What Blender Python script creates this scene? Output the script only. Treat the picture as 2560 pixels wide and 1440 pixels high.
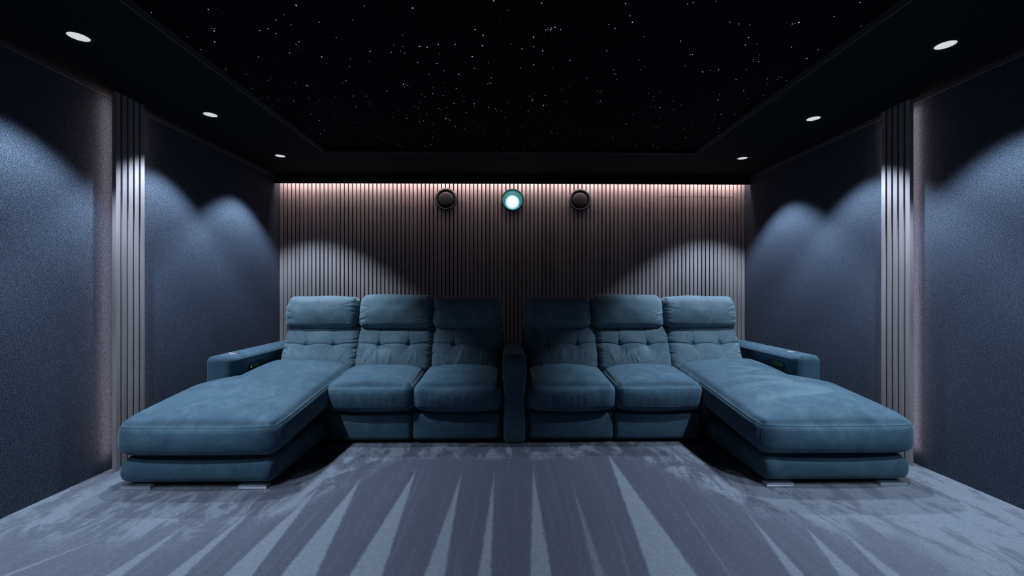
import bpy, math, random
import numpy as np

# ------------------------------------------------------------------ scene reset
for o in list(bpy.data.objects):
    bpy.data.objects.remove(o, do_unlink=True)
SC = bpy.context.scene
COL = SC.collection

# ------------------------------------------------------------------ camera
F_PX, VX, VY, YAW, CAM_H = 1067.0, 1281.0, 724.4, 0.0133, 1.1
cam_d = bpy.data.cameras.new('camera')
cam_d.sensor_fit = 'HORIZONTAL'
cam_d.sensor_width = 36.0
cam_d.lens = F_PX / 2560.0 * 36.0
cam_d.shift_x = (1280 - VX) / 2560.0
cam_d.shift_y = (VY - 720) / 2560.0
cam_d.clip_start = 0.02
cam = bpy.data.objects.new('camera', cam_d)
cam.location = (0, 0, CAM_H)
cam.rotation_euler = (math.pi / 2, 0, -YAW)
COL.objects.link(cam)
SC.camera = cam

# ------------------------------------------------------------------ world, exposure
w = bpy.data.worlds.new('world')
w.use_nodes = True
w.node_tree.nodes['Background'].inputs[0].default_value = (0.01, 0.014, 0.025, 1)
w.node_tree.nodes['Background'].inputs[1].default_value = 0.05
SC.world = w
SC.view_settings.view_transform = 'Standard'
SC.view_settings.look = 'None'
SC.view_settings.exposure = 0.0
SC.view_settings.gamma = 1.0
SC.view_settings.use_curve_mapping = False

# lamp settings (the lamps themselves are built with their fittings below)
SPOT_W = 144.0
SPOT_COL = (0.62, 0.80, 1.0)
SPOT_HALF = 50.0
SPOT_BLEND = 0.44
COVE_STRENGTH = 58.0
SIDE_STRENGTH = 19.0
LED_COL = (1.0, 0.79, 0.76)

# room
XL, XR, YB, YF, ZC = -2.43, 2.585, 4.591, -1.7, 2.301

# ------------------------------------------------------------------ small helpers
def link(o, parent=None):
    COL.objects.link(o)
    if parent is not None:
        o.parent = parent
    return o

def mesh_obj(name, V, Fc, mat=None, parent=None, smooth=True, origin=None):
    """one mesh object; V are world coordinates, made relative to the parent's location"""
    V = np.asarray(V, dtype=float)
    off = np.array(parent['_org']) if parent is not None and '_org' in parent else np.zeros(3)
    if parent is None and origin is not None:
        off = np.array(origin, dtype=float)
    me = bpy.data.meshes.new(name)
    me.from_pydata((V - off).tolist(), [], [list(map(int, f)) for f in Fc])
    me.update()
    if smooth:
        me.polygons.foreach_set('use_smooth', [True] * len(me.polygons))
    if mat is not None:
        me.materials.append(mat)
    o = bpy.data.objects.new(name, me)
    if parent is None and origin is not None:
        o.location = origin
        o['_org'] = list(map(float, origin))
    elif parent is not None:
        o['_org'] = list(map(float, off))
    return link(o, parent)

def empty(name, loc, label, cat, group=None):
    o = bpy.data.objects.new(name, None)
    o.empty_display_size = 0.1
    o.location = loc
    o['_org'] = list(map(float, loc))
    tag(o, label, cat, group)
    return link(o)

def tag(o, label, cat, group=None):
    o['label'] = label
    o['category'] = cat
    if group:
        o['group'] = group

def struct(o, label=None):
    o['kind'] = 'structure'
    if label:
        o['label'] = label
    return o

def box(x0, x1, y0, y1, z0, z1):
    V = [(x, y, z) for z in (z0, z1) for y in (y0, y1) for x in (x0, x1)]
    Fc = [(0, 2, 3, 1), (4, 5, 7, 6), (0, 1, 5, 4), (2, 6, 7, 3), (0, 4, 6, 2), (1, 3, 7, 5)]
    return np.array(V), Fc

def bevbox(x0, x1, y0, y1, z0, z1, b):
    """box with one chamfer on its long vertical edges and rims (44 triangles)"""
    return rbox(x0, x1, y0, y1, z0, z1, b, (1, 1, 1), 1)[:2]

def join(*parts):
    V, Fc, n = [], [], 0
    for v, f in parts:
        V.append(np.asarray(v)); Fc += [tuple(i + n for i in q) for q in f]; n += len(v)
    return np.concatenate(V), Fc

def _axis(h, r, n, m):
    inner = h - r
    a = np.linspace(-inner, inner, n + 1)
    e = inner + r * np.tan(np.linspace(0, math.pi / 4, m + 1))[1:] if r > 0 else np.array([])
    return np.concatenate([-e[::-1], a, e])

def _round(P, h, r):
    inner = np.clip(P, -(h - r), h - r)
    d = P - inner
    L = np.linalg.norm(d, axis=1, keepdims=True)
    L[L == 0] = 1
    return inner + r * d / L

def rbox(x0, x1, y0, y1, z0, z1, r, n=(10, 10, 10), m=3):
    """rounded box; returns vertices, faces and the raw box coordinates in -1..1"""
    c = np.array([(x0 + x1) / 2, (y0 + y1) / 2, (z0 + z1) / 2])
    h = np.array([(x1 - x0) / 2, (y1 - y0) / 2, (z1 - z0) / 2])
    r = min(r, h.min() * 0.98)
    ax = [_axis(h[i], r, n[i], m) for i in range(3)]
    N = [len(a) - 1 for a in ax]
    idx, pts, Fc = {}, [], []
    def vid(i, j, k):
        key = (i, j, k)
        if key not in idx:
            idx[key] = len(pts); pts.append((ax[0][i], ax[1][j], ax[2][k]))
        return idx[key]
    for i in range(N[0]):
        for j in range(N[1]):
            Fc.append((vid(i, j, 0), vid(i, j + 1, 0), vid(i + 1, j + 1, 0), vid(i + 1, j, 0)))
            Fc.append((vid(i, j, N[2]), vid(i + 1, j, N[2]), vid(i + 1, j + 1, N[2]), vid(i, j + 1, N[2])))
    for i in range(N[0]):
        for k in range(N[2]):
            Fc.append((vid(i, 0, k), vid(i + 1, 0, k), vid(i + 1, 0, k + 1), vid(i, 0, k + 1)))
            Fc.append((vid(i, N[1], k), vid(i, N[1], k + 1), vid(i + 1, N[1], k + 1), vid(i + 1, N[1], k)))
    for j in range(N[1]):
        for k in range(N[2]):
            Fc.append((vid(0, j, k), vid(0, j, k + 1), vid(0, j + 1, k + 1), vid(0, j + 1, k)))
            Fc.append((vid(N[0], j, k), vid(N[0], j + 1, k), vid(N[0], j + 1, k + 1), vid(N[0], j, k + 1)))
    P = np.array(pts)
    return _round(P, h, r) + c, Fc, P / h

class Cushion:
    """a rounded box with a deformation; also maps seam paths on its surface"""
    def __init__(self, b, r, n, deform, m=3):
        self.b, self.r, self.deform = b, r, deform
        self.c = np.array([(b[0] + b[1]) / 2, (b[2] + b[3]) / 2, (b[4] + b[5]) / 2])
        self.h = np.array([(b[1] - b[0]) / 2, (b[3] - b[2]) / 2, (b[5] - b[4]) / 2])
        V, self.F, U = rbox(*b, r, n, m)
        self.V = deform(V, U)
    def at(self, U):
        U = np.asarray(U, dtype=float)
        return self.deform(_round(U * self.h, self.h, min(self.r, self.h.min() * .98)) + self.c, U)

def tube(path, r, sides=6, closed=False):
    P = np.asarray(path, dtype=float)
    n = len(P)
    V, Fc = [], []
    up = np.array([0.13, 0.21, 0.97])
    for i in range(n):
        a = P[(i - 1) % n] if (closed or i > 0) else P[i]
        b = P[(i + 1) % n] if (closed or i < n - 1) else P[i]
        t = b - a
        t = t / (np.linalg.norm(t) + 1e-9)
        s = np.cross(t, up); s /= np.linalg.norm(s) + 1e-9
        q = np.cross(s, t)
        for k in range(sides):
            an = 2 * math.pi * k / sides
            V.append(P[i] + r * (math.cos(an) * s + math.sin(an) * q))
    for i in range(n if closed else n - 1):
        j = (i + 1) % n
        for k in range(sides):
            k2 = (k + 1) % sides
            Fc.append((i * sides + k, i * sides + k2, j * sides + k2, j * sides + k))
    return np.array(V), Fc

def lathe(profile, center, axis, seg=32):
    """profile: (radius, offset along axis) pairs"""
    V, Fc = [], []
    axis = np.array(axis, float)
    u = np.cross(axis, (0.0, 0.0, 1.0))
    if np.linalg.norm(u) < 1e-3:
        u = np.array([1.0, 0, 0])
    u /= np.linalg.norm(u)
    v = np.cross(axis, u)
    n = len(profile)
    for k in range(seg):
        a = 2 * math.pi * k / seg
        d = math.cos(a) * u + math.sin(a) * v
        for rr, z in profile:
            V.append(np.array(center) + rr * d + z * axis)
    for k in range(seg):
        k2 = (k + 1) % seg
        for i in range(n - 1):
            Fc.append((k * n + i, k * n + i + 1, k2 * n + i + 1, k2 * n + i))
    return np.array(V), Fc

# ------------------------------------------------------------------ materials
class NT:
    def __init__(self, name):
        self.m = bpy.data.materials.new(name)
        self.m.use_nodes = True
        self.t = self.m.node_tree
        self.bsdf = self.t.nodes['Principled BSDF']
    def n(self, typ, **kw):
        nd = self.t.nodes.new(typ)
        for k, v in kw.items():
            if k.startswith('i_'):
                key = k[2:]
                key = int(key) if key.isdigit() else key.replace('_', ' ')
                self.set(nd.inputs[key], v)
            else:
                setattr(nd, k, v)
        return nd
    def set(self, sock, v):
        if isinstance(v, bpy.types.NodeSocket):
            self.t.links.new(v, sock)
        else:
            sock.default_value = v
    def math(self, op, a, b=0.0, c=0.0, clamp=False):
        nd = self.t.nodes.new('ShaderNodeMath'); nd.operation = op; nd.use_clamp = clamp
        self.set(nd.inputs[0], a); self.set(nd.inputs[1], b); self.set(nd.inputs[2], c)
        return nd.outputs[0]
    def ramp(self, fac, stops, interp='LINEAR'):
        nd = self.t.nodes.new('ShaderNodeValToRGB'); nd.color_ramp.interpolation = interp
        el = nd.color_ramp.elements
        while len(el) < len(stops): el.new(0.5)
        for e, (p, c) in zip(el, stops):
            e.position = p; e.color = (*c, 1) if len(c) == 3 else c
        self.set(nd.inputs[0], fac)
        return nd.outputs[0]
    def smooth(self, v, a, b):
        nd = self.t.nodes.new('ShaderNodeMapRange'); nd.interpolation_type = 'SMOOTHSTEP'; nd.clamp = True
        self.set(nd.inputs[0], v); nd.inputs[1].default_value = a; nd.inputs[2].default_value = b
        nd.inputs[3].default_value = 0; nd.inputs[4].default_value = 1
        return nd.outputs[0]
    def coords(self, scale=(1, 1, 1), rot=(0, 0, 0)):
        tc = self.t.nodes.new('ShaderNodeTexCoord')
        mp = self.t.nodes.new('ShaderNodeMapping')
        mp.inputs['Scale'].default_value = scale; mp.inputs['Rotation'].default_value = rot
        g = self.t.nodes.new('ShaderNodeNewGeometry')
        self.t.links.new(g.outputs['Position'], mp.inputs[0])
        return mp.outputs[0]
    def noise(self, vec, scale, detail=2.0, rough=0.5, dist=0.0):
        nd = self.t.nodes.new('ShaderNodeTexNoise')
        self.set(nd.inputs['Vector'], vec); nd.inputs['Scale'].default_value = scale
        nd.inputs['Detail'].default_value = detail; nd.inputs['Roughness'].default_value = rough
        nd.inputs['Distortion'].default_value = dist
        return nd.outputs['Fac']
    def bump(self, h, strength, dist):
        nd = self.t.nodes.new('ShaderNodeBump')
        nd.inputs['Strength'].default_value = strength; nd.inputs['Distance'].default_value = dist
        self.set(nd.inputs['Height'], h)
        self.t.links.new(nd.outputs[0], self.bsdf.inputs['Normal'])
    def mix(self, fac, a, b, blend='MIX'):
        nd = self.t.nodes.new('ShaderNodeMix'); nd.data_type = 'RGBA'; nd.blend_type = blend
        self.set(nd.inputs[0], fac)
        self.set(nd.inputs[6], (*a, 1) if isinstance(a, tuple) and len(a) == 3 else a)
        self.set(nd.inputs[7], (*b, 1) if isinstance(b, tuple) and len(b) == 3 else b)
        return nd.outputs[2]
    def base(self, c):
        self.set(self.bsdf.inputs['Base Color'], (*c, 1) if isinstance(c, tuple) else c)
    def p(self, **kw):
        for k, v in kw.items():
            self.set(self.bsdf.inputs[k.replace('_', ' ')], v)
        return self

def plain(name, col, rough=0.6, metal=0.0, spec=0.5, grain=0.0, scale=80):
    t = NT(name)
    if grain:
        f = t.noise(t.coords(), scale, 3)
        t.base(t.ramp(f, [(0.25, tuple(c * (1 - grain) for c in col)), (0.75, tuple(min(1, c * (1 + grain)) for c in col))]))
    else:
        t.base(col)
    t.p(Roughness=rough, Metallic=metal, Specular_IOR_Level=spec)
    return t.m

def emit(name, col, strength):
    t = NT(name)
    t.base((0.02, 0.02, 0.02))
    t.p(Emission_Color=(*col, 1), Emission_Strength=strength, Roughness=0.5)
    return t.m

def fabric_wall():
    t = NT('wall_fabric')
    v = t.coords((1, 0.72, 1.0))
    a = t.noise(v, 270, 2, 0.6)
    b = t.noise(v, 520, 1, 0.6)
    f = t.math('ADD', t.math('MULTIPLY', a, 0.5), t.math('MULTIPLY', b, 0.5))
    c = t.ramp(f, [(0.38, (0.0085, 0.0120, 0.021)), (0.5, (0.0355, 0.0430, 0.0630)), (0.62, (0.105, 0.118, 0.152))])
    t.base(c)
    t.p(Roughness=0.95, Specular_IOR_Level=0.1)
    t.bump(f, 0.5, 0.003)
    return t.m

def slat_wood():
    t = NT('slat_veneer')
    g = t.noise(t.coords((30, 30, 0.8)), 6, 3, 0.6)
    oi = t.n('ShaderNodeObjectInfo')
    k = t.math('ADD', t.math('MULTIPLY', g, 0.75), t.math('MULTIPLY', oi.outputs['Random'], 0.25))
    t.base(t.ramp(k, [(0.25, (0.205, 0.172, 0.174)), (0.75, (0.285, 0.245, 0.245))]))
    t.p(Roughness=0.6, Specular_IOR_Level=0.3)
    t.bump(g, 0.15, 0.001)
    return t.m

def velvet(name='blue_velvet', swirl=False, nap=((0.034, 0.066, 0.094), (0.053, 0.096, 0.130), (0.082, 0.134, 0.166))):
    t = NT(name)
    v = t.coords()
    big = t.noise(v, 6.5, 6, 0.68, 0.9)
    mid = t.noise(v, 34.0, 4, 0.65, 0.8)
    fine = t.noise(v, 700, 1, 0.5)
    k = t.math('ADD', t.math('MULTIPLY', big, 0.62), t.math('MULTIPLY', mid, 0.25))
    k = t.math('ADD', k, t.math('MULTIPLY', fine, 0.13))
    if swirl:                                   # arcs wiped into the pile by hand
        sp = t.n('ShaderNodeSeparateXYZ'); t.t.links.new(v, sp.inputs[0])
        wx = t.math('ADD', sp.outputs[0], t.math('MULTIPLY', t.math('SUBTRACT', mid, 0.5), 0.05))
        arcs = None
        for cx, cy, rx, ry in ((1.62, 2.86, .30, .10), (1.60, 2.70, .46, .13), (1.66, 3.12, .20, .07)):
            dx = t.math('DIVIDE', t.math('SUBTRACT', wx, cx), rx)
            dy = t.math('DIVIDE', t.math('SUBTRACT', sp.outputs[1], cy), ry)
            rr = t.math('SQRT', t.math('ADD', t.math('MULTIPLY', dx, dx), t.math('MULTIPLY', dy, dy)))
            band = t.math('MULTIPLY', t.smooth(rr, 0.25, 0.98), t.math('SUBTRACT', 1.0, t.smooth(rr, 1.0, 1.06)))
            band = t.math('MULTIPLY', band, t.smooth(dx, -0.6, 0.5))
            arcs = band if arcs is None else t.math('MAXIMUM', arcs, band)
        k = t.math('ADD', k, t.math('MULTIPLY', arcs, 0.20))
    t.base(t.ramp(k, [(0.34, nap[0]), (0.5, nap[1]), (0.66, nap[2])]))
    t.p(Roughness=0.85, Specular_IOR_Level=0.15, Sheen_Weight=0.3, Sheen_Roughness=0.35,
        Sheen_Tint=(0.75, 0.9, 0.95, 1))
    t.bump(fine, 0.12, 0.001)
    return t.m

def unproj_floor(u, v):
    x, z = (u - VX) / F_PX, -(v - VY) / F_PX
    rx, ry = math.cos(YAW) * x + math.sin(YAW), -math.sin(YAW) * x + math.cos(YAW)
    k = -CAM_H / z
    return rx * k, ry * k

def carpet():
    t = NT('carpet_pile')
    pos = t.coords()
    sep = t.n('ShaderNodeSeparateXYZ'); t.t.links.new(pos, sep.inputs[0])
    wob = t.math('MULTIPLY', t.math('SUBTRACT', t.noise(pos, 16, 5, 0.7), 0.5), 0.018)
    x0, y = sep.outputs[0], sep.outputs[1]
    wob = t.math('ADD', wob, t.math('MULTIPLY', t.math('SUBTRACT', t.noise(pos, 210, 2, 0.6), 0.5), 0.030))
    x = t.math('ADD', x0, wob)
    # vacuum tracks: wedges of brushed pile (apex, far end of left and right edge, in floor metres)
    W = [((1042, 1172), (872, 1440), (957, 1440), 1.0), ((1155, 1180), (1060, 1440), (1112, 1440), 1.0),
         ((1237, 1172), (1194, 1440), (1228, 1440), 1.0), ((905, 1192), (700, 1440), (790, 1440), 0.95),
         ((800, 1215), (557, 1440), (630, 1440), 0.95), ((655, 1255), (417, 1440), (460, 1440), 0.8),
         ((485, 1300), (262, 1440), (305, 1440), 0.8), ((330, 1318), (0, 1440), (22, 1440), 0.6),
         ((1332, 1165), (1325, 1440), (1381, 1440), 1.0), ((1517, 1130), (1625, 1440), (1745, 1440), 1.0),
         ((1428, 1200), (1485, 1440), (1513, 1440), 0.5), ((1862, 1275), (1978, 1440), (2012, 1440), 0.8),
         ((2010, 1315), (2100, 1440), (2150, 1440), 0.8), ((2085, 1310), (2212, 1440), (2252, 1440), 0.7),
         ((1640, 1165), (1820, 1440), (1832, 1440), 0.35), ((1500, 1210), (1570, 1440), (1580, 1440), 0.3)]
    tot = None
    for a, l, r, s in W:
        (ax_, ay), (lx, ly), (rx, ry) = (unproj_floor(*q) for q in (a, l, r))
        ml = (lx - ax_) / (ly - ay); mr = (rx - ax_) / (ry - ay)
        e1 = t.math('SUBTRACT', x, t.math('MULTIPLY_ADD', y, ml, ax_ - ml * ay))
        e2 = t.math('SUBTRACT', t.math('MULTIPLY_ADD', y, mr, ax_ - mr * ay), x)
        d = t.math('MINIMUM', e1, e2)
        d = t.math('MINIMUM', d, t.math('SUBTRACT', ay, y))
        k = t.math('MULTIPLY', t.math('MULTIPLY_ADD', d, 90.0, 0.3, clamp=True), s)
        tot = k if tot is None else t.math('MAXIMUM', tot, k)
    # brushed clouds beside the sofas and along the right wall
    sv = t.coords((1.0, 0.42, 1), (0, 0, 0.12))
    cl = t.smooth(t.math('ADD', t.noise(sv, 7.0, 7, 0.72, 0.5), t.math('MULTIPLY', t.smooth(x0, 1.0, 2.0), 0.05)), 0.45, 0.60)
    fx = t.math('SUBTRACT', x0, 0.06)
    band = t.math('MULTIPLY', t.smooth(y, 2.72, 2.86), t.math('SUBTRACT', 1.0, t.smooth(y, 3.05, 3.2)))
    side = t.smooth(t.math('ABSOLUTE', fx), 1.15, 1.5)
    side = t.math('MULTIPLY', side, t.smooth(y, 1.75, 2.1))
    diag = t.smooth(t.math('SUBTRACT', t.math('ADD', t.math('ABSOLUTE', fx), t.math('MULTIPLY', y, 0.55)), 2.30), -0.08, 0.12)
    diag = t.math('MULTIPLY', diag, t.smooth(y, 1.95, 2.15))
    right = t.smooth(t.math('SUBTRACT', x0, t.math('MULTIPLY', y, 0.12)), 1.35, 1.9)
    reg = t.math('MAXIMUM', t.math('MAXIMUM', band, diag), t.math('MAXIMUM', side, right))
    tot = t.math('MAXIMUM', tot, t.math('MULTIPLY', t.math('MULTIPLY', cl, reg), 1.0))
    # faint streaks along the brushing direction
    st = t.noise(t.coords((9.0, 0.35, 1)), 3.0, 4, 0.6)
    stk = t.math('MULTIPLY', t.smooth(st, 0.45, 0.75), 0.16)
    tot = t.math('MAXIMUM', tot, stk)
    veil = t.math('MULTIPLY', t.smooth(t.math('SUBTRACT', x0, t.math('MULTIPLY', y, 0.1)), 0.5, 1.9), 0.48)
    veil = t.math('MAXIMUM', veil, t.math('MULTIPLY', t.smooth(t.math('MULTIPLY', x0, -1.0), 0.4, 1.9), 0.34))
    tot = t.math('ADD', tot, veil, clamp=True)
    fine = t.noise(pos, 230, 2, 0.65)
    mid = t.noise(pos, 45, 3, 0.6)
    nap = t.mix(tot, (0.084, 0.083, 0.110), (0.208, 0.218, 0.250))
    k = t.math('ADD', t.math('MULTIPLY', fine, 0.75), t.math('MULTIPLY', mid, 0.25))
    g = t.ramp(k, [(0.28, (0.42, 0.42, 0.42)), (0.72, (1.12, 1.12, 1.12))])
    t.base(t.mix(1.0, nap, g, 'MULTIPLY'))
    t.p(Roughness=0.95, Specular_IOR_Level=0.1, Sheen_Weight=0.05, Sheen_Roughness=0.5)
    t.bump(fine, 0.6, 0.004)
    return t.m

M = {}
M['fabric'] = fabric_wall()
M['slat'] = slat_wood()
M['velvet'] = velvet()
# paler, greyer velvet for backs and head rests: missing front light put into colour
M['velvet_back'] = velvet('blue_velvet_front_lit', False, ((0.074, 0.114, 0.140), (0.111, 0.158, 0.186), (0.160, 0.214, 0.240)))
M['velvet_swirl'] = velvet('blue_velvet_wiped', True)
M['carpet'] = carpet()
M['ceil'] = plain('ceiling_black', (0.0045, 0.0045, 0.005), 0.9, spec=0.2, grain=0.2)
M['star_panel'] = plain('star_panel_black', (0.003, 0.003, 0.0036), 0.95, spec=0.1, grain=0.2)
M['trim'] = plain('trim_charcoal', (0.075, 0.07, 0.075), 0.6, spec=0.3, grain=0.1)
M['fascia'] = plain('fascia_black', (0.008, 0.008, 0.009), 0.8, spec=0.2, grain=0.1)
M['felt'] = plain('felt_backing_black', (0.005, 0.005, 0.006), 0.95, spec=0.1, grain=0.3, scale=300)
M['dark_edge'] = plain('panel_edge_grey', (0.08, 0.08, 0.09), 0.7, grain=0.15)
M['front'] = plain('front_wall_dark', (0.02, 0.02, 0.024), 0.9, grain=0.2)
M['chrome'] = plain('brushed_chrome', (0.80, 0.80, 0.82), 0.34, metal=1.0, grain=0.05, scale=200)
M['champagne'] = plain('champagne_metal', (0.60, 0.50, 0.42), 0.38, metal=1.0, grain=0.05, scale=200)
M['black_plastic'] = plain('black_plastic', (0.012, 0.012, 0.014), 0.45, grain=0.1)
M['vent_ring'] = plain('vent_dark_paint', (0.040, 0.036, 0.040), 0.5, grain=0.1)
M['vent_disc'] = plain('vent_disc_paint', (0.014, 0.013, 0.018), 0.55, grain=0.1)
M['lens_white'] = emit('downlight_glow', (0.93, 0.97, 1.0), 0.68)
M['led_cove'] = emit('cove_led', LED_COL, COVE_STRENGTH)
M['led_side'] = emit('side_led', LED_COL, SIDE_STRENGTH)
M['star'] = emit('star_fibre', (0.80, 0.92, 1.0), 0.75)
M['star_dim'] = emit('star_fibre_dim', (0.80, 0.90, 1.0), 0.28)
def lens_core():
    t = NT('projector_beam')
    t.base((0.02, 0.02, 0.02))
    tc = t.n('ShaderNodeTexCoord')
    g = t.n('ShaderNodeVectorMath', operation='LENGTH')
    t.t.links.new(tc.outputs['Object'], g.inputs[0])
    c = t.ramp(t.math('MULTIPLY', g.outputs['Value'], 10.0), [(0.0, (1.0, 1.0, 1.0)), (0.56, (0.90, 0.97, 1.0)), (0.68, (0.40, 0.74, 0.82)), (0.80, (0.06, 0.34, 0.38))])
    t.p(Emission_Color=c, Emission_Strength=1.0)
    return t.m
M['proj_core'] = lens_core()
M['teal'] = emit('coated_lens_teal', (0.03, 0.34, 0.36), 0.55)
M['green'] = emit('button_green', (0.05, 0.45, 0.06), 0.10)
M['green_hot'] = emit('button_green_bright', (0.65, 1.0, 0.6), 0.7)

# ------------------------------------------------------------------ room shell
V, Fc = box(XL - 0.2, XR + 0.2, YF - 0.1, YB + 0.25, -0.1, 0.0)
struct(mesh_obj('floor', V, Fc, M['carpet'], smooth=False), 'grey plush carpet with pale vacuum tracks')
V, Fc = box(XL - 0.15, XL, YF, YB + 0.2, 0, ZC + 0.15)
struct(mesh_obj('wall_left', V, Fc, M['fabric'], smooth=False), 'left wall covered in speckled blue-grey fabric')
V, Fc = box(XR, XR + 0.15, YF, YB + 0.2, 0, ZC + 0.15)
struct(mesh_obj('wall_right', V, Fc, M['fabric'], smooth=False), 'right wall covered in speckled blue-grey fabric')
V, Fc = box(XL - 0.15, XR + 0.15, YF - 0.1, YF, 0, ZC + 0.15)
struct(mesh_obj('wall_front', V, Fc, M['front'], smooth=False), 'dark wall behind the viewer')

# back wall: felt board with 116 upright slats
V, Fc = box(XL, XR, YB + 0.022, YB + 0.2, 0, ZC + 0.15)
wall_back = struct(mesh_obj('wall_back', V, Fc, M['felt'], smooth=False), 'back wall clad in upright grey wooden slats')
NS = 116
PITCH = (XR - XL) / NS
SW = PITCH * 0.73
def slat_mesh(z0, z1, name):
    V, Fc = bevbox(-SW / 2, SW / 2, 0, 0.024, z0, z1, 0.0015)
    me = bpy.data.meshes.new(name)
    me.from_pydata(V.tolist(), [], Fc); me.materials.append(M['slat'])
    return me
HZ = 2.103
me_full = slat_mesh(0.0, ZC, 'slat')
me_low = slat_mesh(0.0, HZ - 0.0015, 'slat_lower')
me_up = slat_mesh(HZ + 0.0015, ZC, 'slat_upper')
for i in range(NS):
    xc = XL + (i + 0.5) * PITCH
    hatch = 1.644 < xc < 2.443
    for me in ((me_low, me_up) if hatch else (me_full,)):
        s = bpy.data.objects.new('slat', me)
        s.location = (xc, YB, 0)
        link(s, wall_back)

# ceiling soffit (black) around the raised star panel
SXL, SXR, SYB, SYF = -1.606, 1.683, 3.763, -1.0
parts = [box(XL - .15, SXL, YF, YB + .2, ZC, ZC + .12), box(SXR, XR + .15, YF, YB + .2, ZC, ZC + .12),
         box(SXL, SXR, SYB, YB + .2, ZC, ZC + .12), box(SXL, SXR, YF, SYF, ZC, ZC + .12)]
V, Fc = join(*parts)
ceiling = struct(mesh_obj('ceiling', V, Fc, M['ceil'], smooth=False), 'black dropped ceiling border around the star panel')
ZS = ZC + 0.034
V, Fc = box(SXL, SXR, SYF, SYB, ZS, ZS + 0.08)
mesh_obj('star_panel', V, Fc, M['star_panel'], ceiling, smooth=False)
for b in (box(SXL, SXL + .006, SYF, SYB, ZC - .002, ZS), box(SXR - .006, SXR, SYF, SYB, ZC - .002, ZS),
          box(SXL + .006, SXR - .006, SYB - .006, SYB, ZC - .002, ZC + .012)):
    mesh_obj('edge_trim', *b, M['trim'], ceiling, smooth=False)

# wall-top trims and the cove fascia in front of the slats
V, Fc = box(XL, XL + .012, YF, YB - .11, ZC - .026, ZC)
struct(mesh_obj('trim_1', V, Fc, M['trim'], smooth=False), 'charcoal strip along top of left wall')
V, Fc = box(XR - .012, XR, YF, YB - .11, ZC - .026, ZC)
struct(mesh_obj('trim_2', V, Fc, M['trim'], smooth=False), 'charcoal strip along top of right wall')
LIP_Y, LIP_Z = 4.49, 2.217
V, Fc = box(XL, XR, LIP_Y, LIP_Y + .016, LIP_Z, ZC)
lip = struct(mesh_obj('trim_3', V, Fc, M['fascia'], smooth=False), 'black fascia hiding the light strip above the slats')
V, Fc = box(XL + .02, XR - .02, LIP_Y + .017, LIP_Y + .027, LIP_Z + .030, LIP_Z + .042)
mesh_obj('led_strip', V, Fc, M['led_cove'], lip, smooth=False)

# ------------------------------------------------------------------ slatted pilasters with hidden light strip
def pilaster(side, xf, y0, label):
    s = -1 if side == 'left' else 1           # towards the wall
    e = empty('slat_panel', (xf + s * .012, y0 + .11, 0), label, 'wall panel', 'narrow slat panels on the side walls')
    xa, xb = sorted((xf + s * .011, xf + s * .023))
    V, Fc = box(xa, xb, y0 + .002, y0 + .213, 0, ZC - .001)
    mesh_obj('backing_board', V, Fc, M['felt'], e, smooth=False)
    for k in range(5):
        ya = y0 + k * .0434
        xa, xb = sorted((xf, xf + s * .0115))
        if k == 0:
            xa, xb = sorted((xf, xf + s * .0235))
        V, Fc = bevbox(xa, xb, ya, ya + .0305, 0, ZC - .001, .0012)
        mesh_obj('slat', V, Fc, M['slat'], e, smooth=False)
    xw = XL if side == 'left' else XR
    xa, xb = sorted((xf + s * .0235, xf + s * .0275))
    for yy in (y0 + .010, y0 + .195):
        V, Fc = box(xa, xb, yy, yy + .008, .09, ZC - .05)
        mesh_obj('led_strip', V, Fc, M['led_side'], e, smooth=False)
    # stand-off battens carrying the board on the wall
    xa, xb = sorted((xf + s * .023, xw))
    for zz in (.02, ZC - .06):
        V, Fc = box(xa, xb, y0 + .06, y0 + .155, zz, zz + .05)
        mesh_obj('batten', V, Fc, M['felt'], e, smooth=False)
    return e
pilaster('left', -2.36, 2.610, 'narrow upright slat panel on left fabric wall behind the left chaise')
pilaster('right', 2.532, 2.648, 'narrow upright slat panel on right fabric wall behind the right chaise')

# ------------------------------------------------------------------ downlights
def downlight(x, y, label):
    e = empty('ceiling_downlight', (x, y, ZC), label, 'ceiling light', 'round ceiling downlights along the side walls')
    mesh_obj('trim_ring', *lathe([(.0415, .004), (.0415, -.003), (.046, -.004), (.0505, -.002), (.0505, .004)], (x, y, ZC), (0, 0, 1), 40), M['black_plastic'], e)
    mesh_obj('lens', *lathe([(0.0001, -.0022), (.02, -.0022), (.0412, -.0012), (.0412, .004)], (x, y, ZC), (0, 0, 1), 40), M['lens_white'], e)
    ld = bpy.data.lights.new('downlight_beam', 'SPOT')
    ld.energy = SPOT_W; ld.color = SPOT_COL
    ld.spot_size = math.radians(2 * SPOT_HALF); ld.spot_blend = SPOT_BLEND
    ld.shadow_soft_size = 0.028
    # batwing photometry of the fitting: the beam is stronger towards its rim than straight down
    ld.use_nodes = True
    nt = ld.node_tree
    em = nt.nodes['Emission']
    tc = nt.nodes.new('ShaderNodeTexCoord'); sp = nt.nodes.new('ShaderNodeSeparateXYZ')
    nt.links.new(tc.outputs['Normal'], sp.inputs[0])
    def mth(op, a, b):
        n = nt.nodes.new('ShaderNodeMath'); n.operation = op
        for i, v in enumerate((a, b)):
            if isinstance(v, float): n.inputs[i].default_value = v
            else: nt.links.new(v, n.inputs[i])
        return n.outputs[0]
    c2 = mth('MULTIPLY', sp.outputs[2], sp.outputs[2])
    nt.links.new(mth('DIVIDE', 0.62, mth('MAXIMUM', c2, 0.25)), em.inputs['Strength'])
    lo = bpy.data.objects.new('beam', ld)
    lo.location = (0, 0, -.034)
    link(lo, e)
rows = ['nearest', 'second', 'farthest']
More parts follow.
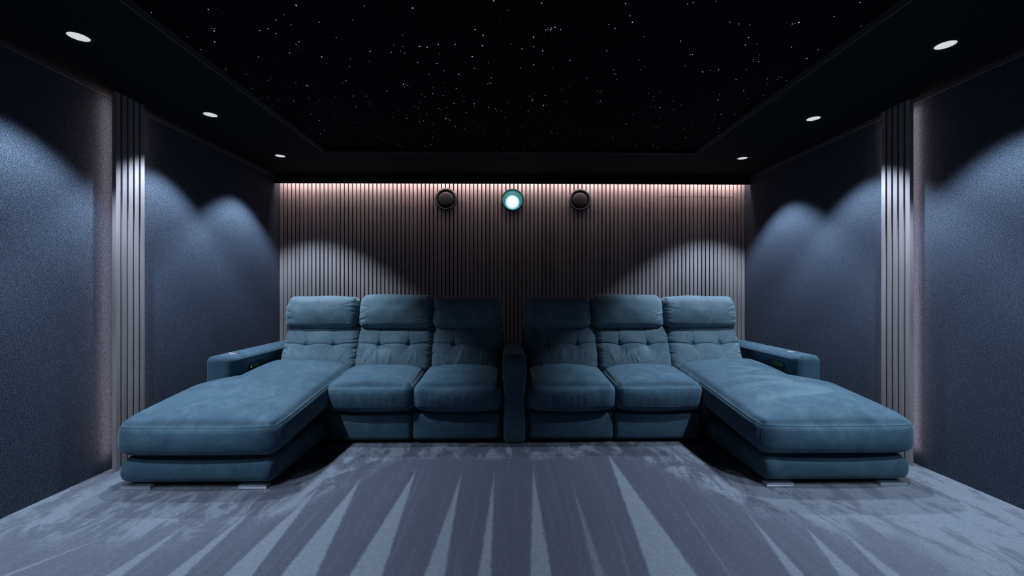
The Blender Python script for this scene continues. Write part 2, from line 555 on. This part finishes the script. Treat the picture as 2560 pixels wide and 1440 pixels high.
for side, x in (('left', -2.03), ('right', 2.15)):
    for k in (-2, -1, 0, 1, 2):
        y = 2.051 + .9 * k + (0.0 if side == 'left' else 0.012)
        if k >= 0:
            lab = f'round white downlight, {rows[k]} of three in the {side} ceiling border'
        elif k == -1:
            lab = f'round white downlight in the {side} ceiling border, just outside the top of the picture'
        else:
            lab = f'round white downlight in the {side} ceiling border, above the viewer'
        downlight(x, y, lab)

# ------------------------------------------------------------------ round vents and projector port on the back wall
def vent(x, z, label):
    c = (x, YB, z); ax = (0, -1, 0)
    e = empty('round_vent', c, label, 'vent', 'black round vents beside the projector')
    mesh_obj('outer_ring', *lathe([(.121, -.002), (.121, .012), (.116, .020), (.106, .024), (.100, .022), (.097, .014), (.097, -.002)], c, ax, 56), M['vent_ring'], e)
    mesh_obj('throat', *lathe([(.097, .004), (.05, .003), (.0001, .003)], c, ax, 40), M['black_plastic'], e)
    mesh_obj('disc', *lathe([(.072, .006), (.077, .020), (.0755, .026), (.068, .0285), (.04, .031), (.0001, .032)], c, ax, 48), M['vent_disc'], e)
vent(-.650, 2.070, 'round dark vent with centre disc, left of the projector light')
vent(.788, 2.066, 'round dark vent with centre disc, right of the projector light')
c = (.063, YB, 2.064); ax = (0, -1, 0)
e = empty('projector_port', c, 'glowing white projector lens set in the middle of the slatted wall', 'projector')
mesh_obj('housing_ring', *lathe([(.121, -.002), (.121, .014), (.117, .020), (.110, .020), (.106, .014), (.106, -.002)], c, ax, 56), M['black_plastic'], e)
mesh_obj('front_glass', *lathe([(.1065, .003), (.08, .006), (.05, .008), (.0001, .009)], c, ax, 48), M['teal'], e)
cc = (.061, YB, 2.040)
lens = mesh_obj('lens', *lathe([(.078, .005), (.076, .011), (.066, .016), (.035, .020), (.0001, .0215)], cc, ax, 40), M['proj_core'], e)
# put the lens origin on its own centre so that its glow is centred
_d = np.array(cc) - np.array(c)
lens.data.transform(__import__('mathutils').Matrix.Translation(-_d)); lens.location = _d

# ------------------------------------------------------------------ star ceiling fibres
A_ = [(1127,93,2),(1550,69,2),(1594,230,3),(1600,213,1),(1577,210,1),(1597,312,3),(1266,244,1),(1394,274,2),(1347,306,2),(1491,369,2),(1538,440,2),(1650,531,2),(1680,514,2),(1835,553,1),(2204,39,3),(2112,108,1),(2055,148,2),(2166,184,1),(2374,165,2),(1933,227,2),(1994,214,2),(2055,249,2),(2226,310,2),(2203,331,2),(2220,342,1),(2220,358,1),(2156,394,2),(1925,423,2),(2394,423,3),(2432,470,1),(2016,580,1),(1999,600,1),(2202,616,1),(2284,636,3),(2292,643,1),(1874,660,1),(1825,675,1),(1863,702,2),(1919,732,1),(1951,728,1),(1993,728,1),(2070,748,1),(2186,751,2),(2300,731,1),(2376,744,1),(2362,760,1),(2026,788,1),(2030,825,1),(2315,848,2),(2405,849,1),(2376,896,2),(2383,930,1),(2386,997,2),(2430,1014,1),(2374,1050,1),(2502,279,1),(2488,850,1),(2412,968,1),(2228,970,1),(2300,1014,1),(2520,1110,1),(2499,716,1),(2550,618,1)]
B_ = [(152,44,1),(511,60,3),(1115,6,3),(1223,76,1),(1471,22,3),(2095,27,2),(64,147,1),(975,220,3),(1035,262,3),(435,260,1),(1410,276,3),(1503,223,2),(1520,216,2),(1540,218,3),(1543,207,2),(1570,203,3),(1612,219,2),(1538,227,1),(2130,117,2),(2146,166,2),(1970,183,1),(2017,210,2),(2233,271,1),(2505,306,1),(194,382,3),(370,336,1),(436,347,1),(352,389,2),(420,380,1),(452,395,2),(563,345,3),(619,351,3),(701,331,3),(827,329,3),(1030,340,3),(1325,363,2),(1411,348,2),(1478,378,3),(1244,326,1),(711,401,1),(954,421,3),(1955,378,2),(47,437,1),(189,456,1),(39,496,2),(549,464,2),(691,473,2),(1077,466,1),(1412,482,3),(1682,449,2),(2195,447,1),(2238,496,2),(2211,519,1),(2109,534,1),(972,508,2),(1315,504,1),(1551,510,1),(746,525,2),(632,553,2),(854,552,3),(1807,580,2),(2005,518,1),(2010,546,1),(2022,554,1),(2029,590,1),(14,600,2),(440,627,3),(459,626,2),(470,636,2),(487,639,1),(452,643,1),(738,612,1),(1097,578,2),(1082,616,1),(1095,620,2),(1070,628,1),(666,653,2),(835,658,2),(321,677,3),(660,696,2),(740,711,2),(578,700,1),(604,717,1),(68,714,2),(168,715,2),(1612,667,1),(1678,640,1),(1889,674,1),(1906,690,1),(1918,674,1),(1380,715,1),(1396,728,1),(1405,742,2),(1399,752,3),(1410,695,1),(1497,711,2),(2264,695,2),(2305,717,1),(2299,747,1),(2357,684,1),(893,754,2),(970,771,2),(970,788,2),(819,769,2),(1228,763,2),(1652,757,1),(1909,752,2),(1891,764,1),(194,766,1),(194,778,1),(88,796,2),(525,792,1),(553,802,1),(564,760,1),(707,808,2),(721,818,1),(763,798,1),(1078,797,2),(1078,803,1),(1126,809,2),(1138,824,1),(1168,827,1),(1484,784,3),(1506,782,1),(2354,800,2),(2316,795,1),(2287,798,1),(2448,752,1),(2454,815,1),(2510,780,1),(414,822,1),(910,837,2),(1370,827,2),(1530,835,1),(616,850,2),(566,861,1),(1197,876,1),(1398,855,1),(365,873,1),(467,880,2),(757,881,3),(780,892,2),(792,895,1),(561,904,3),(593,899,2),(2148,850,1),(2062,873,1),(2085,893,1),(2101,922,2),(2348,890,1),(103,912,1),(219,924,1),(664,923,1),(1050,912,1),(830,941,2),(1000,946,1),(1000,972,1),(878,971,1),(898,955,1),(1466,892,1),(1609,938,1),(2312,943,1),(2332,948,1),(2277,967,1),(500,959,1),(859,996,1),(1045,991,1),(1212,998,1),(1216,958,1),(1545,981,1),(1590,993,1),(1317,945,1),(1756,974,1),(1833,1002,1),(1847,1013,1),(1886,997,1),(1998,1023,2),(2380,1002,1),(2411,999,1),(667,983,1),(659,1022,1),(139,983,1),(136,1018,1),(257,1020,1),(292,1037,1),(323,1042,1),(514,1049,1),(400,1075,1),(405,1087,1),(428,1092,1),(606,1086,1),(632,1089,1),(648,1077,1),(1371,1042,1),(1482,1035,1),(1616,1045,1),(1418,1077,1),(1334,1096,1),(1395,1108,1),(1426,1116,1),(1557,1112,1),(1186,1107,1),(1860,1077,1),(2083,1089,1),(2167,1085,2),(2184,1085,1),(2301,1083,2),(2307,1069,1),(2330,1099,1),(2341,1099,1),(2337,1134,1),(2480,1104,1),(870,1133,1),(816,1140,1),(961,1135,1),(1070,1136,1),(1428,1147,1),(1444,1148,1),(1780,1139,1),(2305,1140,1),(687,1134,1)]
C_ = [(56,29,1),(98,20,2),(270,10,1),(1340,19,2),(1531,63,1),(1622,120,1),(1570,142,1),(1472,172,1),(370,164,2),(438,178,2),(521,184,1),(836,178,2),(857,175,1),(885,167,3),(1147,124,1),(1350,193,1),(1362,195,1),(1369,216,2),(511,279,2),(4,306,2),(487,335,2),(571,329,1),(830,350,2),(1031,369,2),(1361,302,1),(76,408,1),(92,406,2),(545,443,1),(543,459,1),(585,459,2),(937,437,1),(948,434,1),(40,491,1),(593,410,1),(226,523,2),(287,519,2),(166,534,2),(174,538,1),(494,517,1),(417,592,2),(650,587,2),(647,624,1),(735,571,1),(753,574,1),(723,590,1),(795,597,1),(815,648,2),(914,557,1),(474,675,2),(502,733,1),(619,710,1),(293,702,1),(284,744,2),(285,748,1),(10,780,1),(162,773,1),(704,736,1),(550,820,1),(550,850,1),(257,854,2),(305,852,2),(411,852,1),(452,890,1),(241,904,2),(299,937,1),(290,955,1),(400,937,1),(417,938,1),(84,943,1),(27,957,1),(74,961,1),(283,979,1),(39,1023,1),(48,1028,1),(192,1025,1),(246,1044,1),(209,1060,3),(214,1063,2),(145,1073,1),(178,1078,1),(110,1137,1),(128,1128,1)]
rnd = random.Random(5)
pts = []
for L, ox in ((A_, 0), (B_, 860), (C_, 1700)):
    for zx, zy, g in L:
        u, v = ox + zx / 2.977, zy / 2.977
        x, z = (u - VX) / F_PX, -(v - VY) / F_PX
        k = (ZS - CAM_H) / z
        X = (math.cos(YAW) * x + math.sin(YAW)) * k; Y = (-math.sin(YAW) * x + math.cos(YAW)) * k
        pts.append((X, Y, g))
for _ in range(120):
    pts.append((rnd.uniform(SXL + .05, SXR - .05), rnd.uniform(1.2, SYB - .03), 0))
for _ in range(260):                       # over the viewer's head the same scatter goes on
    pts.append((rnd.uniform(SXL + .05, SXR - .05), rnd.uniform(SYF + .05, 1.75), rnd.choice((0, 1, 1, 2))))
def stars(sel, mat, name):
    Vs, Fs = [], []
    for X, Y, g in sel:
        if not (SXL + .02 < X < SXR - .02 and Y < SYB - .012):
            continue
        r = {0: .0010, 1: .0016, 2: .0023, 3: .0032}[g] * rnd.uniform(.9, 1.1)
        b = len(Vs)
        for k in range(6):
            a = k * math.pi / 3
            Vs.append((X + r * math.cos(a), Y + r * math.sin(a), ZS))
        Vs.append((X, Y, ZS - r * .9))
        for k in range(6):
            Fs.append((b + k, b + 6, b + (k + 1) % 6))
    o = mesh_obj(name, Vs, Fs, mat, ceiling, smooth=False)
    o['kind'] = 'stuff'
stars([p for p in pts if p[2] >= 1], M['star'], 'star_lights')
stars([p for p in pts if p[2] == 0], M['star_dim'], 'faint_star_lights')

# ------------------------------------------------------------------ sofas
def sst(a, b, x):
    t = np.clip((x - a) / (b - a), 0, 1)
    return t * t * (3 - 2 * t)

def chaise_deform(b, side, arm_in):
    x0, x1, y0, y1, z0, z1 = b
    def f(V, U):
        V = V.copy()
        u, v, wz = U[:, 0], np.clip(U[:, 1], -1, 1), U[:, 2]
        top = sst(0.2, 1.0, wz)
        crown = (1 - np.abs(u) ** 2.6) * (1 - np.clip(-v, 0, 1) ** 4) * (1 - .6 * np.clip(v, 0, 1) ** 3)
        dv = V[:, 1] - y0
        V[:, 2] += .115 * dv
        V[:, 2] += top * crown * .068
        V[:, 2] += top * .004 * np.sin(7 * V[:, 0] + 3 * V[:, 1]) * crown
        # bulging front and flanks
        fr = sst(.75, 1, -v) * (1 - u ** 2 * .85) * (1 - wz ** 2)
        V[:, 1] -= .034 * fr
        sd = sst(.9, 1, np.abs(u)) * (1 - wz ** 2) * np.sign(u)
        V[:, 0] += .014 * sd
        # front corners rounded in plan, underside tucked in
        tf = 1 - sst(y0, y0 + .20, V[:, 1])
        V[:, 0] -= .016 * tf ** 2 * sst(.7, 1, np.abs(u)) * np.sign(u)
        V[:, 1] += .030 * np.abs(u) ** 7 * tf ** 2
        lo = sst(.35, 1, -wz)
        V[:, 1] += .022 * lo * sst(.8, 1, -v)
        V[:, 0] -= .020 * lo * sst(.85, 1, np.abs(u)) * np.sign(u)
        # tuck in beside the arm rest
        k = sst(2.93, 3.05, V[:, 1])
        if side < 0:
            over = np.clip((arm_in + .001 - V[:, 0]), 0, None)
            tt = (x1 - V[:, 0]) / (x1 - x0)
            V[:, 0] = V[:, 0] + k * (tt ** 3) * (arm_in + .004 - x0)
        else:
            tt = (V[:, 0] - x0) / (x1 - x0)
            V[:, 0] = V[:, 0] - k * (tt ** 3) * (x1 - arm_in + .004)
        return V
    return f

def seat_deform(b, seed):
    x0, x1, y0, y1, z0, z1 = b
    rs = np.random.RandomState(seed)
    ph = rs.uniform(0, 6, 4)
    def f(V, U):
        V = V.copy()
        u, v, wz = U[:, 0], U[:, 1], U[:, 2]
        top, bot = sst(.1, 1, wz), sst(.1, 1, -wz)
        V[:, 2] += .075 * (V[:, 1] - y0)
        V[:, 2] += top * .038 * (1 - np.abs(u) ** 2.4) * (1 - np.clip(-v, 0, 1) ** 4)
        V[:, 2] -= bot * .016 * (1 - u ** 2) * sst(0, 1, -v)
        fr = sst(.7, 1, -v) * (1 - u ** 2 * .8) * (1 - wz ** 2)
        V[:, 1] -= .030 * fr
        V[:, 0] += .006 * sst(.9, 1, np.abs(u)) * (1 - wz ** 2) * np.sign(u)
        # loose wrinkles in the front face
        wr = np.sin(34 * u + ph[0] + 1.5 * np.sin(6 * u + ph[1])) * np.exp(-((wz + .1) / .45) ** 2)
        V[:, 1] += .0012 * wr * sst(.85, 1, -v) * (1 - u ** 2)
        V[:, 2] += .003 * top * np.sin(4 * u + ph[2]) * np.sin(3 * v + ph[3])
        return V
    return f

def back_deform(b, seed):
    x0, x1, y0, y1, z0, z1 = b
    rs = np.random.RandomState(seed)
    cx, hw = (x0 + x1) / 2, (x1 - x0) / 2
    zt = z0 + .55 * (z1 - z0)
    T = [(cx - hw * (.38 + rs.uniform(-.03, .03)), zt + rs.uniform(-.006, .006)), (cx + hw * (.40 + rs.uniform(-.03, .03)), zt + rs.uniform(-.006, .006))]
    lean = rs.uniform(-.25, .25, 8)
    folds = [(rs.uniform(-.75, .75) * hw + cx, rs.uniform(.10, .42), rs.uniform(-.5, .5), rs.uniform(.003, .007), rs.uniform(.007, .016), rs.uniform(.03, .07)) for _ in range(7)]
    gl = [(rs.uniform(z0 + .03, z1 - .05), rs.uniform(.005, .009), rs.uniform(-.3, .3)) for _ in range(16)]
    def f(V, U):
        V = V.copy()
        u, v, wz = U[:, 0], U[:, 1], U[:, 2]
        X, Z = V[:, 0].copy(), V[:, 2].copy()
        front = sst(.0, 1, -v)
        D = .034 * (1 - np.abs(u) ** 3) * (1 - np.abs(wz) ** 2.2)
        # two padded rows meeting at the stitched seam
        dip = sum(np.exp(-((X - a) / .05) ** 2) for a, _ in T)
        zs = zt + .012 - .016 * np.clip(dip, 0, 1)
        D -= .0075 * np.exp(-((Z - zs) / .007) ** 2) + .004 * np.exp(-((Z - zs) / .03) ** 2)
        for i, (a, zz) in enumerate(T):
            r2 = ((X - a) ** 2 + ((Z - zz) * .9) ** 2)
            D -= .018 * np.exp(-r2 / .020 ** 2) + .016 * np.exp(-r2 / .065 ** 2)
            up = sst(-.004, .03, Z - zz)
            D -= .0085 * np.exp(-((X - a - lean[i] * (Z - zz)) / .0085) ** 2) * up * np.exp(-np.clip(Z - zz, 0, 1) / .10)
            dn = sst(-.004, .03, zz - Z)
            for q in (0, 1):
                sl = lean[2 + 2 * i + q] * 2.2 + (.35 if q else -.35)
                D -= (.0048 - .002 * q) * np.exp(-((X - a - sl * (zz - Z)) / .0095) ** 2) * dn * np.exp(-np.clip(zz - Z, 0, 1) / .06)
        for a, hz, sl, am, wd, ln in folds:      # loose folds in the lower half
            zc = z0 + hz * (z1 - z0)
            D += am * .8 * np.exp(-((X - a - sl * (Z - zc)) / wd) ** 2) * np.exp(-((Z - zc) / ln) ** 2)
        # gathers where the cover meets the side panel
        ed = np.exp(-(1 - np.abs(u)) * hw / .028)
        for zz, wd, sl in gl:
            D -= .0055 * ed * np.exp(-((Z - zz - sl * (hw - np.abs(X - cx))) / wd) ** 2)
        V[:, 1] -= D * front
        V[:, 0] += .010 * sst(.9, 1, np.abs(u)) * (1 - wz ** 2) * np.sign(u)
        V[:, 1] += .46 * (Z - z0)
        return V
    f.seam = lambda X: zt + .012 - .016 * np.clip(sum(np.exp(-((X - a) / .05) ** 2) for a, _ in T), 0, 1)
    return f

def head_deform(b, seed, edge=0):
    x0, x1, y0, y1, z0, z1 = b
    rs = np.random.RandomState(seed + 77)
    cx, hw = (x0 + x1) / 2, (x1 - x0) / 2
    gl = [(rs.uniform(z0 + .02, z1 - .03), rs.uniform(.005, .010), rs.uniform(-.5, .5), rs.choice((-1, 1)), rs.uniform(.02, .05)) for _ in range(22)]
    ph = rs.uniform(0, 6, 4)
    tl = rs.uniform(-.012, .012)
    def f(V, U):
        V = V.copy()
        u, v, wz = U[:, 0], U[:, 1], U[:, 2]
        X, Z = V[:, 0].copy(), V[:, 2].copy()
        front = sst(.0, 1, -v)
        D = .050 * (1 - np.abs(u) ** 3.2) * (1 - np.abs(wz - .08) ** 2 * .86)
        D += .0015 * np.sin(9 * u + ph[0]) * np.sin(5 * wz + ph[1]) * (1 - u ** 2)
        for zz, wd, sl, sg, ln in gl:
            d = hw - sg * (X - cx)
            D -= .009 * np.exp(-np.clip(d, 0, 9) / ln) * np.exp(-((Z - zz - sl * d) / wd) ** 2)
        V[:, 1] -= D * front
        tp = sst(.3, 1, wz)
        V[:, 2] += tp * (.010 * (1 - np.abs(u) ** 2.5) + .0025 * np.sin(5 * u + ph[2])) + tl * u * .5 * tp
        V[:, 2] -= sst(.3, 1, -wz) * .010 * (1 - u ** 2)
        V[:, 0] += (.008 * (1 - wz ** 2) - .006 * tp) * sst(.85, 1, np.abs(u)) * np.sign(u)
        V[:, 1] += .26 * (Z - z0)
        return V
    return f

def ring_path(cu, qz, y_back=.9, n=40, m=24, flip=False):
    """path round the front of a cushion at constant box height qz: left flank, front, right flank"""
    P = [(-1, y, qz) for y in np.linspace(y_back, -1, m)]
    P += [(x, -1, qz) for x in np.linspace(-1, 1, n)[1:-1]]
    P += [(1, y, qz) for y in np.linspace(-1, y_back, m)]
    return cu.at(P)

def foot(e, xa, xb, y):
    V, Fc = join(bevbox(xa, xb, y, y + .055, 0, .0085, .0015), bevbox(xa + .004, xb - .002, y + .004, y + .05, .0085, .022, .002))
    mesh_obj('foot', V, Fc, M['chrome'], e, smooth=False)

def stadium(cy, cz, L, H, x, t, nx, seg=10):
    """flat pill shaped plate on a side face (normal along x)"""
    pts = []
    r = H / 2
    for k in range(seg + 1):
        a = -math.pi / 2 + math.pi * k / seg
        pts.append((cy + L / 2 - r + r * math.cos(a), cz + r * math.sin(a)))
    for k in range(seg + 1):
        a = math.pi / 2 + math.pi * k / seg
        pts.append((cy - L / 2 + r + r * math.cos(a), cz + r * math.sin(a)))
    n = len(pts)
    V = [(x, p, q) for p, q in pts] + [(x + nx * t, p, q) for p, q in pts]
    Fc = [tuple(range(n)), tuple(range(2 * n - 1, n - 1, -1))]
    Fc += [(i, (i + 1) % n, n + (i + 1) % n, n + i) for i in range(n)]
    return np.array(V), Fc

def sofa(side, label, chaise, chb, arm, seats, panels, backs, heads, head_z, chy, seed):
    s = -1 if side == 'left' else 1
    xs = [v for q in (chaise, arm, *seats) for v in q]
    cx = (min(xs) + max(xs)) / 2
    e = empty('sectional_sofa', (cx, 3.3, 0), label, 'sofa', 'blue velvet sectional sofas')
    mv = M['velvet']
    xin = max(xs) if s < 0 else min(xs)
    # hidden body below the seats and behind the backs
    xa, xb = sorted((xin + s * .002, arm[1] if s < 0 else arm[0]))
    fa, fb = (xa + .004, -.028) if s < 0 else (.138, xb - .004)
    V, Fc = join(rbox(fa, fb, 3.10, 3.97, .03, .33, .015, (2, 2, 2), 2)[:2],
                 rbox(fa, fb, 3.80, 3.97, .03, .74, .03, (2, 2, 2), 3)[:2])
    mesh_obj('frame', V, Fc, mv, e)
    # chaise base and cushion
    cb = Cushion((chb[0], chb[1], chy + .036, 3.09, .020, .170), .046, (16, 20, 6),
                 lambda V, U: V + np.stack([.004 * np.sign(U[:, 0]) * sst(.9, 1, np.abs(U[:, 0])) * (1 - U[:, 2] ** 2),
                                            -.024 * sst(.9, 1, -U[:, 1]) * (1 - U[:, 2] ** 2), 0 * U[:, 0]], 1), 4)
    mesh_obj('chaise_base', cb.V, cb.F, mv, e)
    b = (chaise[0], chaise[1], chy, 3.56, .168, .366)
    cu = Cushion(b, .050, (44, 60, 8), chaise_deform(b, s, arm[1] if s < 0 else arm[0]), 5)
    ch = mesh_obj('chaise_cushion', cu.V, cu.F, mv if s < 0 else M['velvet_swirl'], e)
    for qz, r in ((.84, .0024), (-.55, .0015)):
        yb = .24
        P = ring_path(cu, qz, yb, 60, 40)
        mesh_obj('piping', *tube(P, r), mv, ch)
    # front corner seams
    for q in (-1, 1):
        P = cu.at([(q * .985, -1, z) for z in np.linspace(.84, -.55, 12)])
        mesh_obj('piping', *tube(P, .0012), mv, ch)
    # seat cushions with their foot panels
    for i, (a, c_) in enumerate(seats):
        b = (a, c_, 3.005, 3.54, .240, .430)
        cu = Cushion(b, .056, (48, 24, 14), seat_deform(b, seed + i), 6)
        so = mesh_obj('seat_cushion', cu.V, cu.F, mv, e)
        beside_chaise = (i == 0) == (s < 0)
        for qz, r in (((.66, .0013), (-.52, .0013)) if beside_chaise else ((-.52, .0013),)):
            P = ring_path(cu, qz, -.3, 44, 8)
            mesh_obj('piping', *tube(P, r), mv, so)
    for i, (a, c_) in enumerate(panels):
        cu = Cushion((a, c_, 3.055, 3.12, .022, .226), .028, (16, 2, 10),
                     lambda V, U: V + np.stack([0 * U[:, 0], -.012 * sst(.5, 1, -U[:, 1]) * (1 - U[:, 0] ** 4) * (1 - U[:, 2] ** 2), 0 * U[:, 0]], 1), 4)
        mesh_obj('foot_panel', cu.V, cu.F, mv, e)
    # back rests and head rests
    for i, (a, c_) in enumerate(backs):
        b = (a, c_, 3.44, 3.58, .440, .815)
        cu = Cushion(b, .045, (110, 3, 74), back_deform(b, seed * 3 + i), 4)
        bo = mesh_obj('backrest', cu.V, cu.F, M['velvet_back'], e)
        xs_ = np.linspace(-.97, .97, 70)
        zs_ = cu.deform.seam(xs_ * cu.h[0] + cu.c[0])
        P = cu.at(np.stack([xs_, -np.ones(70), (zs_ - cu.c[2]) / cu.h[2]], 1))
        mesh_obj('seam', *tube(P, .0014, 5), mv, bo)
        for q in (-1, 1):
            P = cu.at([(q, -.62, z) for z in np.linspace(-.8, .95, 30)])
            mesh_obj('piping', *tube(P, .0016), mv, bo)
    for i, (a, c_) in enumerate(heads):
        zt = head_z[i]
        b = (a, c_, 3.555, 3.70, .782, zt - .008)
        cu = Cushion(b, .048, (84, 4, 44), head_deform(b, seed * 5 + i), 5)
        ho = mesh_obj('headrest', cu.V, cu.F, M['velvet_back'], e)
        for q in (-1, 1):
            P = cu.at([(q, -.55, z) for z in np.linspace(-.9, .95, 24)])
            mesh_obj('piping', *tube(P, .0016), mv, ho)
    # arm rest
    py, pz = (3.363, .512) if s < 0 else (3.28, .526)
    cu = Cushion((arm[0], arm[1], 3.0, 3.975, .022, .630), .036, (8, 70, 56),
                 lambda V, U: V + np.stack([-s * sst(.8, 1, -s * U[:, 0]) * sst(3.03, 3.10, V[:, 1])
                                            * (.016 * np.exp(-((V[:, 2] - .590) / .030) ** 2)
                                               - .026 * np.exp(-((V[:, 1] - py) / .135) ** 4 - ((V[:, 2] - pz + .004) / .046) ** 4)),
                                            -.004 * sst(.8, 1, -U[:, 1]) * (1 - U[:, 0] ** 2), .004 * sst(.7, 1, U[:, 2]) * (1 - U[:, 0] ** 2)], 1), 4)
    ar = mesh_obj('armrest', cu.V, cu.F, mv, e)
    xi = arm[1] if s < 0 else arm[0]
    P = cu.at([(-s, -.97, z) for z in np.linspace(.2, .93, 16)] + [(-s * q, -.97, 1) for q in np.linspace(.9, -.9, 10)])
    mesh_obj('piping', *tube(P, .0016), mv, ar)
    cxa, cya = ((-2.02, 3.17) if s < 0 else (2.158, 3.215))
    V, Fc = lathe([(.0435, .000), (.0435, .0020), (.0465, .0030), (.0485, .0022), (.0485, .000)], (cxa, cya, .632), (0, 0, 1), 40)
    cup = mesh_obj('cup_holder', V, Fc, M['champagne'], e)
    V, Fc = lathe([(.0435, .004), (.0435, -.0), (.0001, -.0)], (cxa, cya, .6305), (0, 0, 1), 32)
    mesh_obj('well', V, Fc, M['black_plastic'], cup)
    # control panel on the inner side of the arm
    xi = xi + s * .0225
    V, Fc = stadium(py, pz, .150, .046, xi - s * .0005, .006, -s)
    cp = mesh_obj('control_panel', V, Fc, M['black_plastic'], e, smooth=False)
    for k in range(5):
        yy = py - .050 + k * .022
        V, Fc = lathe([(.0074, .0), (.0074, .0008), (.0060, .0008), (.0060, .0)], (xi - s * .0067, yy, pz), (-s, 0, 0), 12)
        mesh_obj('button', V, Fc, M['green'], cp, smooth=False)
    V, Fc = lathe([(.004, .0), (.003, .002), (.0001, .0022)], (xi - s * .0067, py - .058, pz - .006), (-s, 0, 0), 10)
    mesh_obj('indicator', V, Fc, M['green_hot' if s < 0 else 'green'], cp)
    # chrome feet
    if s < 0:
        foot(e, -2.124, -1.956, 2.366); foot(e, -1.483, -1.323, 2.366)
    else:
        foot(e, 1.447, 1.605, 2.356); foot(e, 2.089, 2.247, 2.356)
    foot(e, arm[0] + .01, arm[1] - .01, 3.86)
    return e

sofa('left', 'dark blue velvet sectional sofa on the left, chaise with bright green control light',
     (-2.168, -1.262), (-2.138, -1.300), (-2.102, -1.947),
     [(-1.288, -.663), (-.658, -.044)], [(-1.285, -.682), (-.674, -.045)],
     [(-1.838, -1.240), (-1.232, -.620), (-.612, -.045)],
     [(-1.853, -1.262), (-1.236, -.632), (-.622, -.045)], (1.045, 1.058, 1.043), 2.352, 3)
sofa('right', 'dark blue velvet sectional sofa on the right, chaise with swirl marks in the pile',
     (1.404, 2.314), (1.445, 2.266), (2.080, 2.236),
     [(.155, .774), (.780, 1.404)], [(.156, .768), (.776, 1.398)],
     [(.157, .744), (.752, 1.352), (1.360, 1.944)],
     [(.152, .712), (.724, 1.326), (1.336, 1.950)], (1.042, 1.058, 1.046), 2.340, 8)

# ------------------------------------------------------------------ console between the sofas
e = empty('center_console', (.055, 3.4, 0), 'slim dark blue velvet armrest console with cup holder between the two sofas', 'console')
def cons(V, U):
    V = V.copy()
    z = V[:, 2]
    k = .98 + .12 * np.exp(-((z - .535) / .085) ** 2) - .02 * np.exp(-((z - .36) / .06) ** 2)
    V[:, 0] = .055 + (V[:, 0] - .055) * k
    fr = sst(.8, 1, -U[:, 1])
    V[:, 1] -= .030 * fr * np.exp(-((z - .54) / .09) ** 2)
    return V
cu = Cushion((-.025, .135, 3.02, 3.79, .012, .642), .036, (8, 20, 34), cons, 4)
mesh_obj('body', cu.V, cu.F, M['velvet'], e)
V, Fc = lathe([(.0435, .000), (.0435, .0020), (.0465, .0030), (.0485, .0022), (.0485, .000)], (.055, 3.14, .641), (0, 0, 1), 40)
cup = mesh_obj('cup_holder', V, Fc, M['champagne'], e)
V, Fc = lathe([(.0435, .003), (.0001, .003)], (.055, 3.14, .641), (0, 0, 1), 32)
mesh_obj('well', V, Fc, M['black_plastic'], cup)
V, Fc = bevbox(-.022, .132, 3.012, 3.07, 0, .011, .0015)
mesh_obj('foot', V, Fc, M['chrome'], e, smooth=False)

for o in bpy.data.objects:
    if '_org' in o:
        del o['_org']
